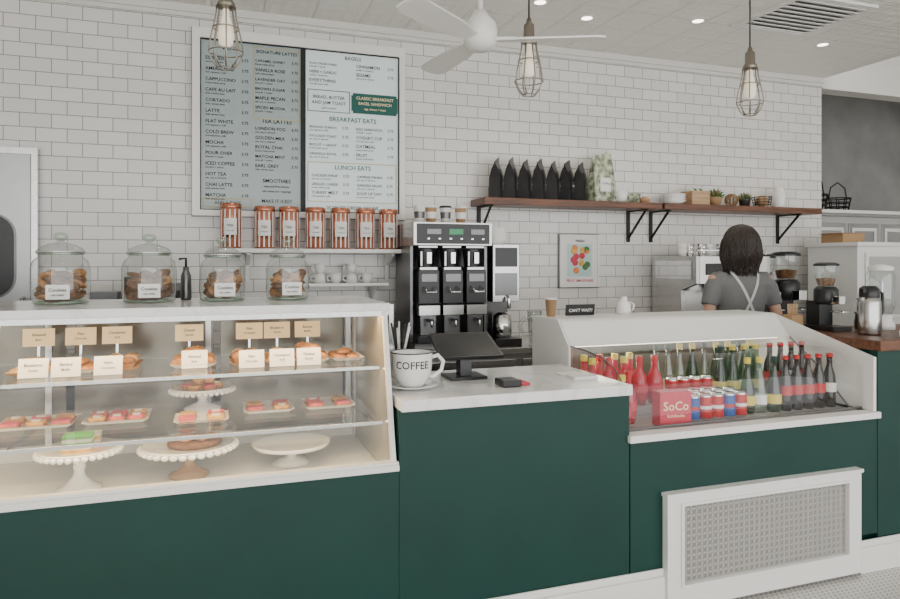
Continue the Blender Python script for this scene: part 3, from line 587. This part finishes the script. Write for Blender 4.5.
# wood shelves
for x0,x1 in((1.682,3.07),(3.09,4.58)):
    b=B(); b.box(x0,x1,4.14,4.395,1.832,1.877,WOOD)
    for x in ((x0+.06,x1-.12) if x0<2 else (x0+.06,x1-.2)):
        b.box(x-.014,x+.014,4.385,4.397,1.60,1.8315,BLKM); b.box(x-.014,x+.014,4.16,4.3845,1.822,1.8315,BLKM); b.prismx([(4.3845,1.62),(4.3845,1.645),(4.19,1.8215),(4.165,1.8215)],x-.006,x+.006,BLKM)
    b.done('wooden_wall_shelf',.003)
def bag(x,m,w=.115,h=.25,rz=0,label=True,y=4.265):
    b=B(); z=1.877; T=Matrix.Translation((x,y,z))@Matrix.Rotation(rz,4,'Z')
    sec=[(0,w,.075,0),(.02,w*1.02,.08,0),(h*.5,w*1.04,.075,0),(h*.75,w,.045,.004),(h*.9,w*.97,.012,.012),(h,w*.96,.004,.02)]
    vs=[];fs=[]
    for zz,ww,dd,tl in sec:
        for px,py in ((-ww/2,-dd/2),(0,-dd/2-.006*(zz<h*.8)),(ww/2,-dd/2),(ww/2,dd/2),(-ww/2,dd/2)): vs.append((px,py,zz+tl*px/w*2.2))
    for j in range(5):
        for i in range(5): a=j*5+i;c=j*5+(i+1)%5; fs.append((a,c,c+5,a+5))
    fs+=[(4,3,2,1,0),(25,26,27,28,29)]
    b.add(vs,fs,m,False,T)
    if label: b.box(-w*.26,w*.26,-.0475,-.0462,h*.22,h*.5,PAPER if m is BAGP else DST,T); b.text('COFFEE',0,-.049,h*.36,.014,INK if m is BAGP else PAPER,'C',w*.45,T)
    b.done('coffee_bag',.002)
for i in range(7): bag(1.82+i*.108,BAGB,.12,.272+.01*(i%2),.85+random.uniform(-.1,.1))
bag(2.64,BAGP,.17,.35,.1,True)
b=B(); cup(b,2.80,4.26,1.877,.05,.085,WCER); b.done('display_cup')
b=B(); cup(b,2.895,4.24,1.877,.05,.07,BAGP); b.done('display_cup')
b=B(); b.lathe([(.001,0),(.055,0),(.07,.008),(.001,.006)],(3.0,4.26,1.877),WOODL,20); b.ell((3.0,4.26,1.907),(.04,.04,.025),KRAFT); b.done('wooden_plate')
b=B()
for k in range(4): b.lathe([(.001,.0),(.04,0),(.09,.03),(.087,.03),(.04,.006),(.001,.005)],(3.26,4.26,1.877+k*.016),WCER,28)
b.done('bowl_stack')
b=B(); b.box(3.38,3.54,4.2,4.34,1.8775,1.895,WOODL)
for a in((3.38,3.54,4.2,4.21),(3.38,3.54,4.33,4.34),(3.38,3.39,4.21,4.33),(3.53,3.54,4.21,4.33)): b.box(a[0],a[1],a[2],a[3],1.895,1.985,WOODL)
for k in range(5): b.ell((3.41+.025*k,4.27,1.985),(.018,.05,.025),LEAF if k%2 else WCER)
b.done('wooden_crate',.002)
def plant(x,y,z,pot,s=1,nm='potted_succulent'):
    b=B(); b.lathe([(.001,0),(.035*s,0),(.048*s,.06*s),(.05*s,.065*s),(.044*s,.065*s),(.04*s,.05*s),(.001,.05*s)],(x,y,z),pot,20)
    for k in range(26):
        a=k*2.4; e=.3+1.1*(k/26); l=.085*s
        p0=Vector((x,y,z+.05*s)); d=Vector((math.cos(a)*math.cos(e),math.sin(a)*math.cos(e),math.sin(e)))
        b.tube([p0,p0+d*l*.5,p0+d*l+Vector((0,0,-.008))],[.004*s,.009*s,.001],LEAF if k%3 else WICK,6)
    b.done(nm)
plant(3.645,4.27,1.877,KRAFT,1.1); plant(3.92,4.26,1.877,DST,.95)
b=B()
for k in range(14): b.ring((3.785,4.25,1.927),.048,.0035,WICK,Matrix.Rotation(k*.52,4,'Z')@Matrix.Rotation(1.2+.2*(k%3),4,'X'),20,5)
b.done('wicker_ball')
b=B(); 
for k in range(5): b.ring((4.09,4.26,1.881+k*.02),.06+.004*k,.0025,BLKM,None,24,5)
for k in range(12):
    a=k*.5236; b.tube([(4.09+.06*math.cos(a),4.26+.06*math.sin(a),1.879),(4.09+.077*math.cos(a),4.26+.077*math.sin(a),1.965)],.002,BLKM,5)
b.ell((4.09,4.26,1.93),(.05,.05,.045),KRAFT); b.done('wire_basket')
b=B(); b.lathe([(.001,0),(.05,0),(.055,.01),(.055,.12),(.04,.15),(.042,.16),(.035,.175),(.001,.178)],(4.27,4.27,1.877),WCER,24); b.ell((4.27,4.27,2.06),(.012,.012,.01),WCER); b.done('ceramic_jar')
# espresso machine
b=B(); ex0,ex1=3.12,3.76
b.box(ex0+.031,ex1-.031,3.84,4.33,1.30,1.49,CHROME); b.box(ex0+.031,ex1-.031,4.05,4.33,1.061,1.299,STEEL); b.box(ex0+.031,ex1-.031,3.80,4.33,.96,1.06,CHROME); b.box(ex0+.05,ex1-.05,3.80,4.02,1.0605,1.068,BLACK)
for x in(ex0,ex1-.03): b.prismx([(3.80,.96),(4.33,.96),(4.33,1.49),(3.84,1.49),(3.84,1.3),(4.0,1.25),(4.0,1.08),(3.8,1.06)],x,x+.03,STEEL)
b.prismx([(3.88,1.33),(4.29,1.33),(4.29,1.46),(3.88,1.46)],ex0-.004,ex0-.0005,CHROME)
for x in(ex0+.16,ex0+.34,ex0+.5):
    b.lathe([(.035,0),(.04,.06),(.001,.06)],(x,3.93,1.24),CHROME,20); b.tube([(x,3.9,1.235),(x,3.81,1.225)],.012,BLACK,8)
for x in(ex0+.07,ex1-.07): b.tube([(x,3.9,1.30),(x,3.84,1.25),(x-.01,3.82,1.12)],.006,CHROME)
b.box(ex0+.08,ex1-.1,3.835,3.8395,1.36,1.44,BLACK); b.ring((ex0+.5,3.835,1.4),.025,.004,CHROME,RT)
b.tube([(ex0+.02,3.86,1.50),(ex0+.02,3.86,1.53),(ex1-.02,3.86,1.53),(ex1-.02,3.86,1.50)],.006,CHROME)
for x in(ex0+.08,ex1-.08): b.box(x-.02,x+.02,3.9,3.94,.9305,.959,BLACK); b.box(x-.02,x+.02,4.2,4.24,.9305,.959,BLACK)
b.done('espresso_machine',.004)
for i in range(6):
    b=B(); 
    for k in range(2): b.lathe([(.001,.001),(.028,0),(.037,.055),(.035,.055),(.027,.006),(.001,.006)],(3.17+.085*i,4.05+.03*(i%2),1.491+k*.035),CHROME if i%3 else WCER,18)
    b.done('espresso_cup_stack')
def grinder(x,y,z,h,nm='coffee_grinder'):
    b=B(); s=h/.42
    b.box(x-.075*s,x+.075*s,y-.12*s,y+.1*s,z+.0005,z+.03*s,BLACK); b.box(x-.055*s,x+.055*s,y-.0*s,y+.1*s,z+.03*s,z+.18*s,BLACK)
    b.lathe([(.001,0),(.06,0),(.07,.02),(.07,.09),(.055,.11),(.001,.11)],(0,0,0),BLACK,24,Matrix.Translation((x,y,z+.16*s))@Matrix.Scale(s,4))
    b.cb((x,y-.08*s,z+.19*s),(.05*s,.07*s,.05*s),CHROME); b.tube([(x-.03*s,y-.06*s,z+.12*s),(x-.03*s,y-.13*s,z+.12*s),(x+.03*s,y-.13*s,z+.12*s),(x+.03*s,y-.06*s,z+.12*s)],.005,CHROME)
    Ts=Matrix.Translation((x,y,z+.27*s))@Matrix.Scale(s,4)
    b.lathe([(.045,0),(.05,.02),(.07,.09),(.07,.13)],(0,0,0),GLASSJ,24,Ts); b.lathe([(.001,.005),(.042,.005),(.047,.02),(.055,.05),(.001,.055)],(0,0,0),COOK,20,Ts); b.lathe([(.073,.128),(.073,.14),(.05,.15),(.001,.15)],(0,0,0),BLACK,24,Ts)
    b.done(nm,.003)
grinder(3.93,4.10,.93,.58); grinder(4.17,4.10,.93,.60); grinder(3.17,2.84,1.078,.37)
# on wood counter
b=B(); b.lathe([(.001,0),(.052,0),(.055,.01),(.055,.165),(.045,.195),(.001,.195)],(3.17,2.58,1.0785),STEEL,24); b.lathe([(.046,.19),(.048,.2),(.046,.235),(.03,.25),(.001,.25)],(3.17,2.58,1.0785),BLACK,24); b.tube([(3.22,2.58,1.30),(3.26,2.58,1.29),(3.265,2.58,1.20),(3.225,2.58,1.14)],.008,BLACK); b.cb((3.12,2.57,1.305),(.03,.02,.02),BLACK); b.done('thermal_carafe')
b=B(); b.lathe([(.001,0),(.045,0),(.05,.02),(.05,.14),(.03,.17),(.03,.19)],(3.33,2.74,1.0785),GLASSJ,20); b.lathe([(.001,.003),(.046,.003),(.048,.1),(.001,.1)],(3.33,2.74,1.0785),COLA,20); b.ring((3.33,2.74,1.25),.033,.005,BLACK); b.tube([(3.36,2.74,1.25),(3.41,2.74,1.24),(3.40,2.74,1.13),(3.375,2.74,1.11)],.006,BLACK); b.done('glass_coffee_server')
b=B(); c=(3.50,2.78,1.0785); b.lathe([(.001,0),(.07,0),(.07,.03),(.055,.05),(.055,.08),(.001,.08)],c,WHITE,24); b.lathe([(.05,.08),(.068,.12),(.072,.30),(.06,.33)],c,GLASSJ,24); b.lathe([(.062,.325),(.064,.345),(.02,.36),(.001,.36)],c,WHITE,24); b.tube([(c[0]-.06,c[1]-.02,c[2]+.12),(c[0]-.10,c[1]-.04,c[2]+.12),(c[0]-.10,c[1]-.04,c[2]+.09)],.008,CHROME); b.done('drink_dispenser')
b=B(); b.box(3.22,3.36,2.38,2.46,1.0785,1.11,WHITE); b.box(3.24,3.34,2.39,2.45,1.1105,1.125,PAPER); b.done('napkin_holder',.003)
b=B(); b.box(2.97,3.05,2.88,2.95,1.0785,1.16,KRAFT); 
for k in range(6): b.tube([(2.985+.01*k,2.915,1.12),(2.98+.013*k,2.915,1.22)],.004,WOODL,5)
b.done('stirrer_box')
# right side storage
b=B()
b.box(4.98,6.2,4.62,5.1,0.001,1.86,mat('cabinet_grey',(.45,.45,.44),.5)); b.box(4.95,6.24,4.58,5.12,1.8605,1.885,GREYM); b.box(4.93,6.26,4.56,5.12,1.8855,1.915,WHITE)
for k in range(3):
    b.box(5.02+.4*k,5.38+.4*k,4.61,4.619,.1,1.8,GREYM); b.fr(5.05+.4*k,5.35+.4*k,1.0,1.76,.03,4.603,4.6095,WHITE); b.cb((5.33+.4*k,4.60,.95),(.015,.03,.08),BLKM)
b.done('storage_cabinet',.003)
for x,r,h in((5.22,.11,.24),(5.50,.11,.20)):
    b=B()
    for k in range(4): b.ring((x,4.8,1.92+k*h*.2),r*(.8+.07*k),.006,BLKM,None,20,5)
    for k in range(10):
        a=k*.628; b.tube([(x+r*.8*math.cos(a),4.8+r*.8*math.sin(a),1.918),(x+r*math.cos(a),4.8+r*math.sin(a),1.92+h*.6)],.005,BLKM,5)
    b.tube([(x-r,4.8,1.92+h*.6),(x-r*.8,4.8,1.92+h*1.1),(x,4.8,1.92+h*1.35),(x+r*.8,4.8,1.92+h*1.1),(x+r,4.8,1.92+h*.6)],.006,BLKM,6); b.done('wire_basket')
b=B()
b.box(4.55,5.7,3.80,4.25,0.001,1.57,WHITE); b.fr(4.62,5.62,1.02,1.52,.03,3.785,3.7995,WHITE); b.box(4.65,5.59,3.79,3.7995,1.05,1.49,mat('pale_grey_panel',(.46,.46,.44),.4)); b.box(4.53,5.72,3.78,4.27,1.5705,1.60,WHITE); b.tube([(4.75,3.785,1.10),(4.75,3.76,1.10),(4.75,3.76,1.3),(4.75,3.785,1.3)],.008,CHROME); b.done('ice_machine',.004)
b=B(); b.box(4.58,4.80,3.95,4.15,1.6005,1.67,KRAFT); b.box(4.56,4.82,3.94,4.16,1.6705,1.676,KRAFT); b.done('cardboard_box',.002)
# ---------------------------------------------------------------- pendants
def pendant(x,y=2.85):
    b=B(); z=2.222
    b.lathe([(.001,2.999),(.055,2.999),(.055,2.985),(.02,2.97),(.001,2.97)],(x,y,0),BLKM,20)
    b.tube([(x,y,2.975),(x,y,2.56)],.004,BLACK,6)
    b.lathe([(.001,2.575),(.010,2.575),(.014,2.555),(.024,2.545),(.026,2.49),(.034,2.48),(.036,2.465),(.02,2.455),(.001,2.455)],(x,y,0),BRASS,20)
    b.lathe([(.012,2.46),(.014,2.43),(.028,2.38),(.031,2.35),(.026,2.315),(.001,2.30)],(x,y,0),BULB,18)
    prof=[(.034,2.47),(.04,2.42),(.058,2.34),(.066,2.285),(.05,2.245),(.03,2.222)]
    for k in range(8):
        a=k*math.pi/4; b.tube([(x+r*math.cos(a),y+r*math.sin(a),zz) for r,zz in prof],.003,BRASS,5)
    for r,zz in((.036,2.465),(.049,2.38),(.066,2.285),(.03,2.222)): b.ring((x,y,zz),r,.003,BRASS,None,24,5)
    b.done('cage_pendant_light')
for x in(.048,1.379,2.658): pendant(x)
# fan
b=B(); fx,fy,fz=1.116,2.8,2.42
b.lathe([(.001,2.999),(.07,2.999),(.065,2.96),(.02,2.93),(.001,2.93)],(fx,fy,0),WHITE,24); b.tube([(fx,fy,2.94),(fx,fy,2.55)],.013,WHITE,10)
b.lathe([(.001,2.56),(.03,2.56),(.045,2.53),(.070,2.505),(.078,2.47),(.074,2.42),(.05,2.39),(.001,2.385)],(fx,fy,0),WHITE,32)
for k in range(3):
    a=math.radians(97+120*k); T=Matrix.Translation((fx,fy,fz+.01))@Matrix.Rotation(a,4,'Z')@Matrix.Rotation(math.radians(10),4,'X')
    b.prismz([(.07,-.03),(.2,-.055),(.50,-.065),(.54,-.045),(.55,0),(.54,.045),(.50,.065),(.2,.055),(.07,.03)],-.004,.004,WHITE,T)
    b.box(.05,.16,-.02,.02,.0045,.012,WHITE,T)
b.done('ceiling_fan')
# ceiling fittings
for x,y in((1.84,3.65),(2.24,3.79),(2.94,3.6),(.3,3.6),(4.1,3.7),(2.2,1.2),(0,1.2)):
    b=B(); b.lathe([(.035,2.996),(.05,2.9985),(.052,2.9999)],(x,y,0),WHITE,24); b.lathe([(.001,2.997),(.035,2.997)],(x,y,0),DL,24); b.done('recessed_downlight')
    l=bpy.data.lights.new('downlight_lamp','SPOT'); l.energy=12; l.spot_size=2.0; l.spot_blend=.8; l.color=(1,.92,.80); l.shadow_soft_size=.05
    o=bpy.data.objects.new('downlight_lamp',l); o.location=(x,y,2.98); sc.collection.objects.link(o)
b=B(); vx0,vx1,vy0,vy1=3.2,3.80,3.03,3.6
for a in((vx0,vx1,vy0,vy0+.04),(vx0,vx1,vy1-.04,vy1),(vx0,vx0+.04,vy0+.04,vy1-.04),(vx1-.04,vx1,vy0+.04,vy1-.04)): b.box(*a,2.985,2.9999,WHITE)
for k in range(9): b.cb((vx0+.3,vy0+.065+k*.055,2.988),(.518,.045,.004),WHITE,0,.25)
b.box(vx0+.04,vx1-.04,vy0+.04,vy1-.04,2.9985,2.9999,GREYM); b.done('air_vent')
# ---------------------------------------------------------------- woman
E=bpy.data.objects.new('woman',None); sc.collection.objects.link(E); E.location=(3.14,3.45,0); E.rotation_euler=(0,0,math.radians(-14))
def rem(ob,v=.006,it=4):
    r=ob.modifiers.new('r','REMESH'); r.mode='VOXEL'; r.voxel_size=v; r.use_smooth_shade=True
    s=ob.modifiers.new('s','SMOOTH'); s.iterations=it; s.factor=.5; return ob
b=B()
b.rings([(0,.005,1.36,.055,.055),(0,.005,1.40,.052,.054),(0,.01,1.44,.052,.056),(0,.03,1.462,.05,.07),(0,.03,1.49,.06,.085),(0,.022,1.53,.07,.094),(0,.018,1.57,.074,.098),(0,.012,1.61,.07,.092),(0,.01,1.64,.052,.07),(0,.01,1.658,.02,.03)],SKIN)
b.ell((0,.118,1.535),(.012,.02,.018),SKIN); b.ell((0,.105,1.475),(.022,.016,.015),SKIN)
for s in(-1,1): b.ell((s*.076,.015,1.535),(.01,.018,.03),SKIN)
b.rings([(0,0,.86,.13,.095),(0,0,.95,.14,.1),(0,0,1.1,.115,.085),(0,0,1.25,.13,.09),(0,0,1.34,.14,.08),(0,0,1.385,.07,.06)],SKIN)
for s in(-1,1):
    el=Vector((s*.225,-.03,1.09)); wr=Vector((s*.15,.19,1.10)); 
    b.tube([(s*.12,0,1.35),(s*.165,-.005,1.34),(s*.2,-.015,1.22),el+Vector((0,0,.03)),el+Vector((0,.02,0)),(s*.19,.08,1.095),wr],[.045,.048,.041,.035,.036,.033,.022],SKIN,12)
    b.tube([wr,wr+Vector((-s*.005,.03,-.002)),wr+Vector((-s*.01,.075,-.01))],[(.018,.022),(.015,.034),(.013,.038)],SKIN,12)
    for k in range(4):
        o=wr+Vector((s*(-.036+.022*k),.078-.004*abs(k-1.5),-.01)); l=[.062,.075,.07,.055][k] if s>0 else [.055,.07,.075,.062][k]
        b.tube([o-Vector((0,.02,0)),o+Vector((0,l*.4,.0)),o+Vector((0,l*.7,-.018)),o+Vector((0,l*.75,-.042))],[.0085,.008,.0075,.0065],SKIN,8)
    b.tube([wr+Vector((-s*.02,.02,-.005)),wr+Vector((-s*.048,.045,-.012)),wr+Vector((-s*.05,.075,-.03))],[.012,.010,.008],SKIN,8)
    b.tube([(s*.085,0,.9),(s*.09,.0,.7),(s*.092,.01,.48),(s*.095,-.01,.32),(s*.095,-.015,.1)],[.085,.075,.052,.05,.034],SKIN,14)
rem(b.done('body',parent=E),.0055,3)
b=B()
for s in(-1,1): b.ell((s*.03,.102,1.553),(.012,.008,.008),EYE); b.ell((s*.03,.109,1.553),(.006,.003,.006),BLACK); b.tube([(s*.015,.112,1.572),(s*.03,.113,1.577),(s*.045,.103,1.571)],.003,HAIR,5)
b.ell((0,.116,1.497),(.022,.006,.007),LIP); b.done('face_features',parent=E)
b=B()
b.rings([(0,0,.84,.165,.125),(0,0,.92,.16,.12),(0,0,1.04,.14,.105),(0,-.002,1.16,.148,.11),(0,-.004,1.25,.163,.115),(0,-.006,1.31,.17,.108),(0,-.004,1.35,.155,.09),(0,0,1.38,.10,.072),(0,0,1.395,.07,.062)],SHIRT,32)
for s in(-1,1): b.tube([(s*.09,-.002,1.345),(s*.15,-.004,1.345),(s*.185,-.01,1.29),(s*.208,-.018,1.21),(s*.216,-.022,1.18)],[.045,.053,.054,.050,.051],SHIRT,14)
rem(b.done('t_shirt',parent=E),.008,5)
b=B()
b.rings([(0,0,.80,.17,.13),(0,0,.9,.168,.128),(0,0,.97,.155,.118)],TROU,28)
for s in(-1,1): b.tube([(s*.085,0,.88),(s*.09,0,.7),(s*.092,.01,.48),(s*.095,-.01,.3),(s*.095,-.015,.06)],[.095,.085,.064,.06,.05],TROU,14)
rem(b.done('trousers',parent=E),.01,4)
for s in(-1,1):
    b=B(); b.rings([(s*.095,.05,0,.045,.13),(s*.095,.05,.02,.047,.132),(s*.095,.03,.05,.042,.1),(s*.095,-.015,.09,.04,.05)],BLACK); b.done('shoe',parent=E)
b=B()
def back(x,z):
    tab=[(.84,.165,.125),(.92,.16,.12),(1.04,.14,.105),(1.16,.148,.11),(1.25,.163,.115),(1.31,.17,.108),(1.35,.155,.09),(1.385,.12,.07),(1.41,.11,.03)]
    for i in range(len(tab)-1):
        if tab[i][0]<=z<=tab[i+1][0]:
            t=(z-tab[i][0])/(tab[i+1][0]-tab[i][0]); rx=tab[i][1]*(1-t)+tab[i+1][1]*t; ry=tab[i][2]*(1-t)+tab[i+1][2]*t; break
    return -ry*math.sqrt(max(.05,1-(x/rx)**2))-.008
for s in(-1,1):
    vs=[];fs=[];N=16
    for i in range(N+1):
        t=i/N; x=s*(.085*(1-t)-.10*t); z=1.385*(1-t)+.98*t
        for dx in(-.009,.009): vs.append((x+dx,back(x+dx,z),z))
    for i in range(N): fs.append((2*i,2*i+1,2*i+3,2*i+2))
    b.add(vs,fs,APRON,True)
    b.tube([(s*.085,back(s*.085,1.385),1.385),(s*.083,-.03,1.40),(s*.08,.04,1.385),(s*.075,.10,1.31),(s*.09,.125,1.25)],[(.004,.009)]*5,APRON,8)
vs=[];fs=[]
for i in range(17):
    a=math.radians(10+160*i/16)
    for z,k in((.45,1.3),(.98,1.0),(1.25,.9)):
        rx=.165*k+(.012 if z>1 else 0); ry=.135*k+.01; vs.append((rx*math.cos(a)*(.75 if z>1 else 1),ry*math.sin(a)+.005,z))
for i in range(16):
    for k in range(2): fs.append((i*3+k,i*3+3+k,i*3+4+k,i*3+1+k))
b.add(vs,fs,APRON,True)
pts=[(.16*math.cos(a),.122*math.sin(a),1.0) for a in [math.radians(q) for q in range(0,360,15)]]
b.tube(pts,[(.014,.004)]*24,APRON,6,True); b.done('apron',parent=E)
b=B()
hr=[(0,-.012,1.405,.082,.04),(0,-.015,1.43,.106,.078),(0,-.012,1.47,.116,.10),(0,-.007,1.52,.114,.112),(0,0,1.58,.107,.115),(0,0,1.625,.091,.108),(0,.0,1.66,.066,.083),(0,0,1.68,.036,.045),(0,0,1.688,.008,.01)]
seg=48; vs=[];fs=[]
for cx,cy,z,rx,ry in hr:
    for i in range(seg):
        a=2*math.pi*i/seg; w=1+.035*math.sin(a*9+z*40)+.025*math.sin(a*17+z*25)
        x=cx+rx*math.cos(a)*w*.96; y=cy+ry*math.sin(a)*w*.96
        if z<1.6 and y>.045: y=.045-.2*(y-.045)
        vs.append((x,y,z+(.012*math.sin(a*7) if z<1.44 else 0)))
for j in range(len(hr)-1):
    for i in range(seg): a=j*seg+i;c=j*seg+(i+1)%seg; fs.append((a,c,c+seg,a+seg))
fs.append(tuple(range(seg))); b.add(vs,fs,HAIR,True)
def hullr(z):
    if z>=hr[-1][2]: return hr[-1][3],hr[-1][4]
    if z<=hr[0][2]: return .095,.075
    for q in range(len(hr)-1):
        if hr[q][2]<=z<=hr[q+1][2]:
            u=(z-hr[q][2])/(hr[q+1][2]-hr[q][2]); return hr[q][3]*(1-u)+hr[q+1][3]*u, hr[q][4]*(1-u)+hr[q+1][4]*u
for k in range(320):
    a=math.pi+math.pi*R()+random.uniform(-.4,.4); ph=R()*6; pts=[]
    n=14; zb=random.uniform(1.355,1.43); fly=random.uniform(.96,1.12); amp=random.uniform(.04,.17)
    for i in range(n):
        t=i/(n-1); z=1.687-(1.687-zb)*(t**1.25)
        rx,ry=hullr(z)
        if z<1.47: rx=max(rx,.100);ry=max(ry,.078)
        wv=amp*math.sin(t*11+ph)*min(1,t*3); f=1+(fly-1)*min(1,t*1.4)
        pts.append(((rx*f)*math.cos(a+wv),-.006+(ry*f)*math.sin(a+wv),z))
    b.tube(pts,[.0015,.003]+[.0045]*8+[.004,.0035,.0025,.0008],HAIR,5)
b.done('hair',parent=E)
# ---------------------------------------------------------------- lights / world / camera
w=bpy.data.worlds.new('World'); sc.world=w; w.use_nodes=True; n=w.node_tree
bg=n.nodes['Background']; bg.inputs[0].default_value=(.975,.985,.985,1); bg.inputs[1].default_value=3.4
cam=bpy.data.cameras.new('Camera'); co=bpy.data.objects.new('Camera',cam); sc.collection.objects.link(co)
co.location=(0,0,1.45); co.rotation_euler=(math.radians(90),0,math.radians(-19.2)); cam.sensor_width=36; cam.lens=27.2; cam.shift_y=-37.5/900; cam.clip_start=.05
sc.camera=co
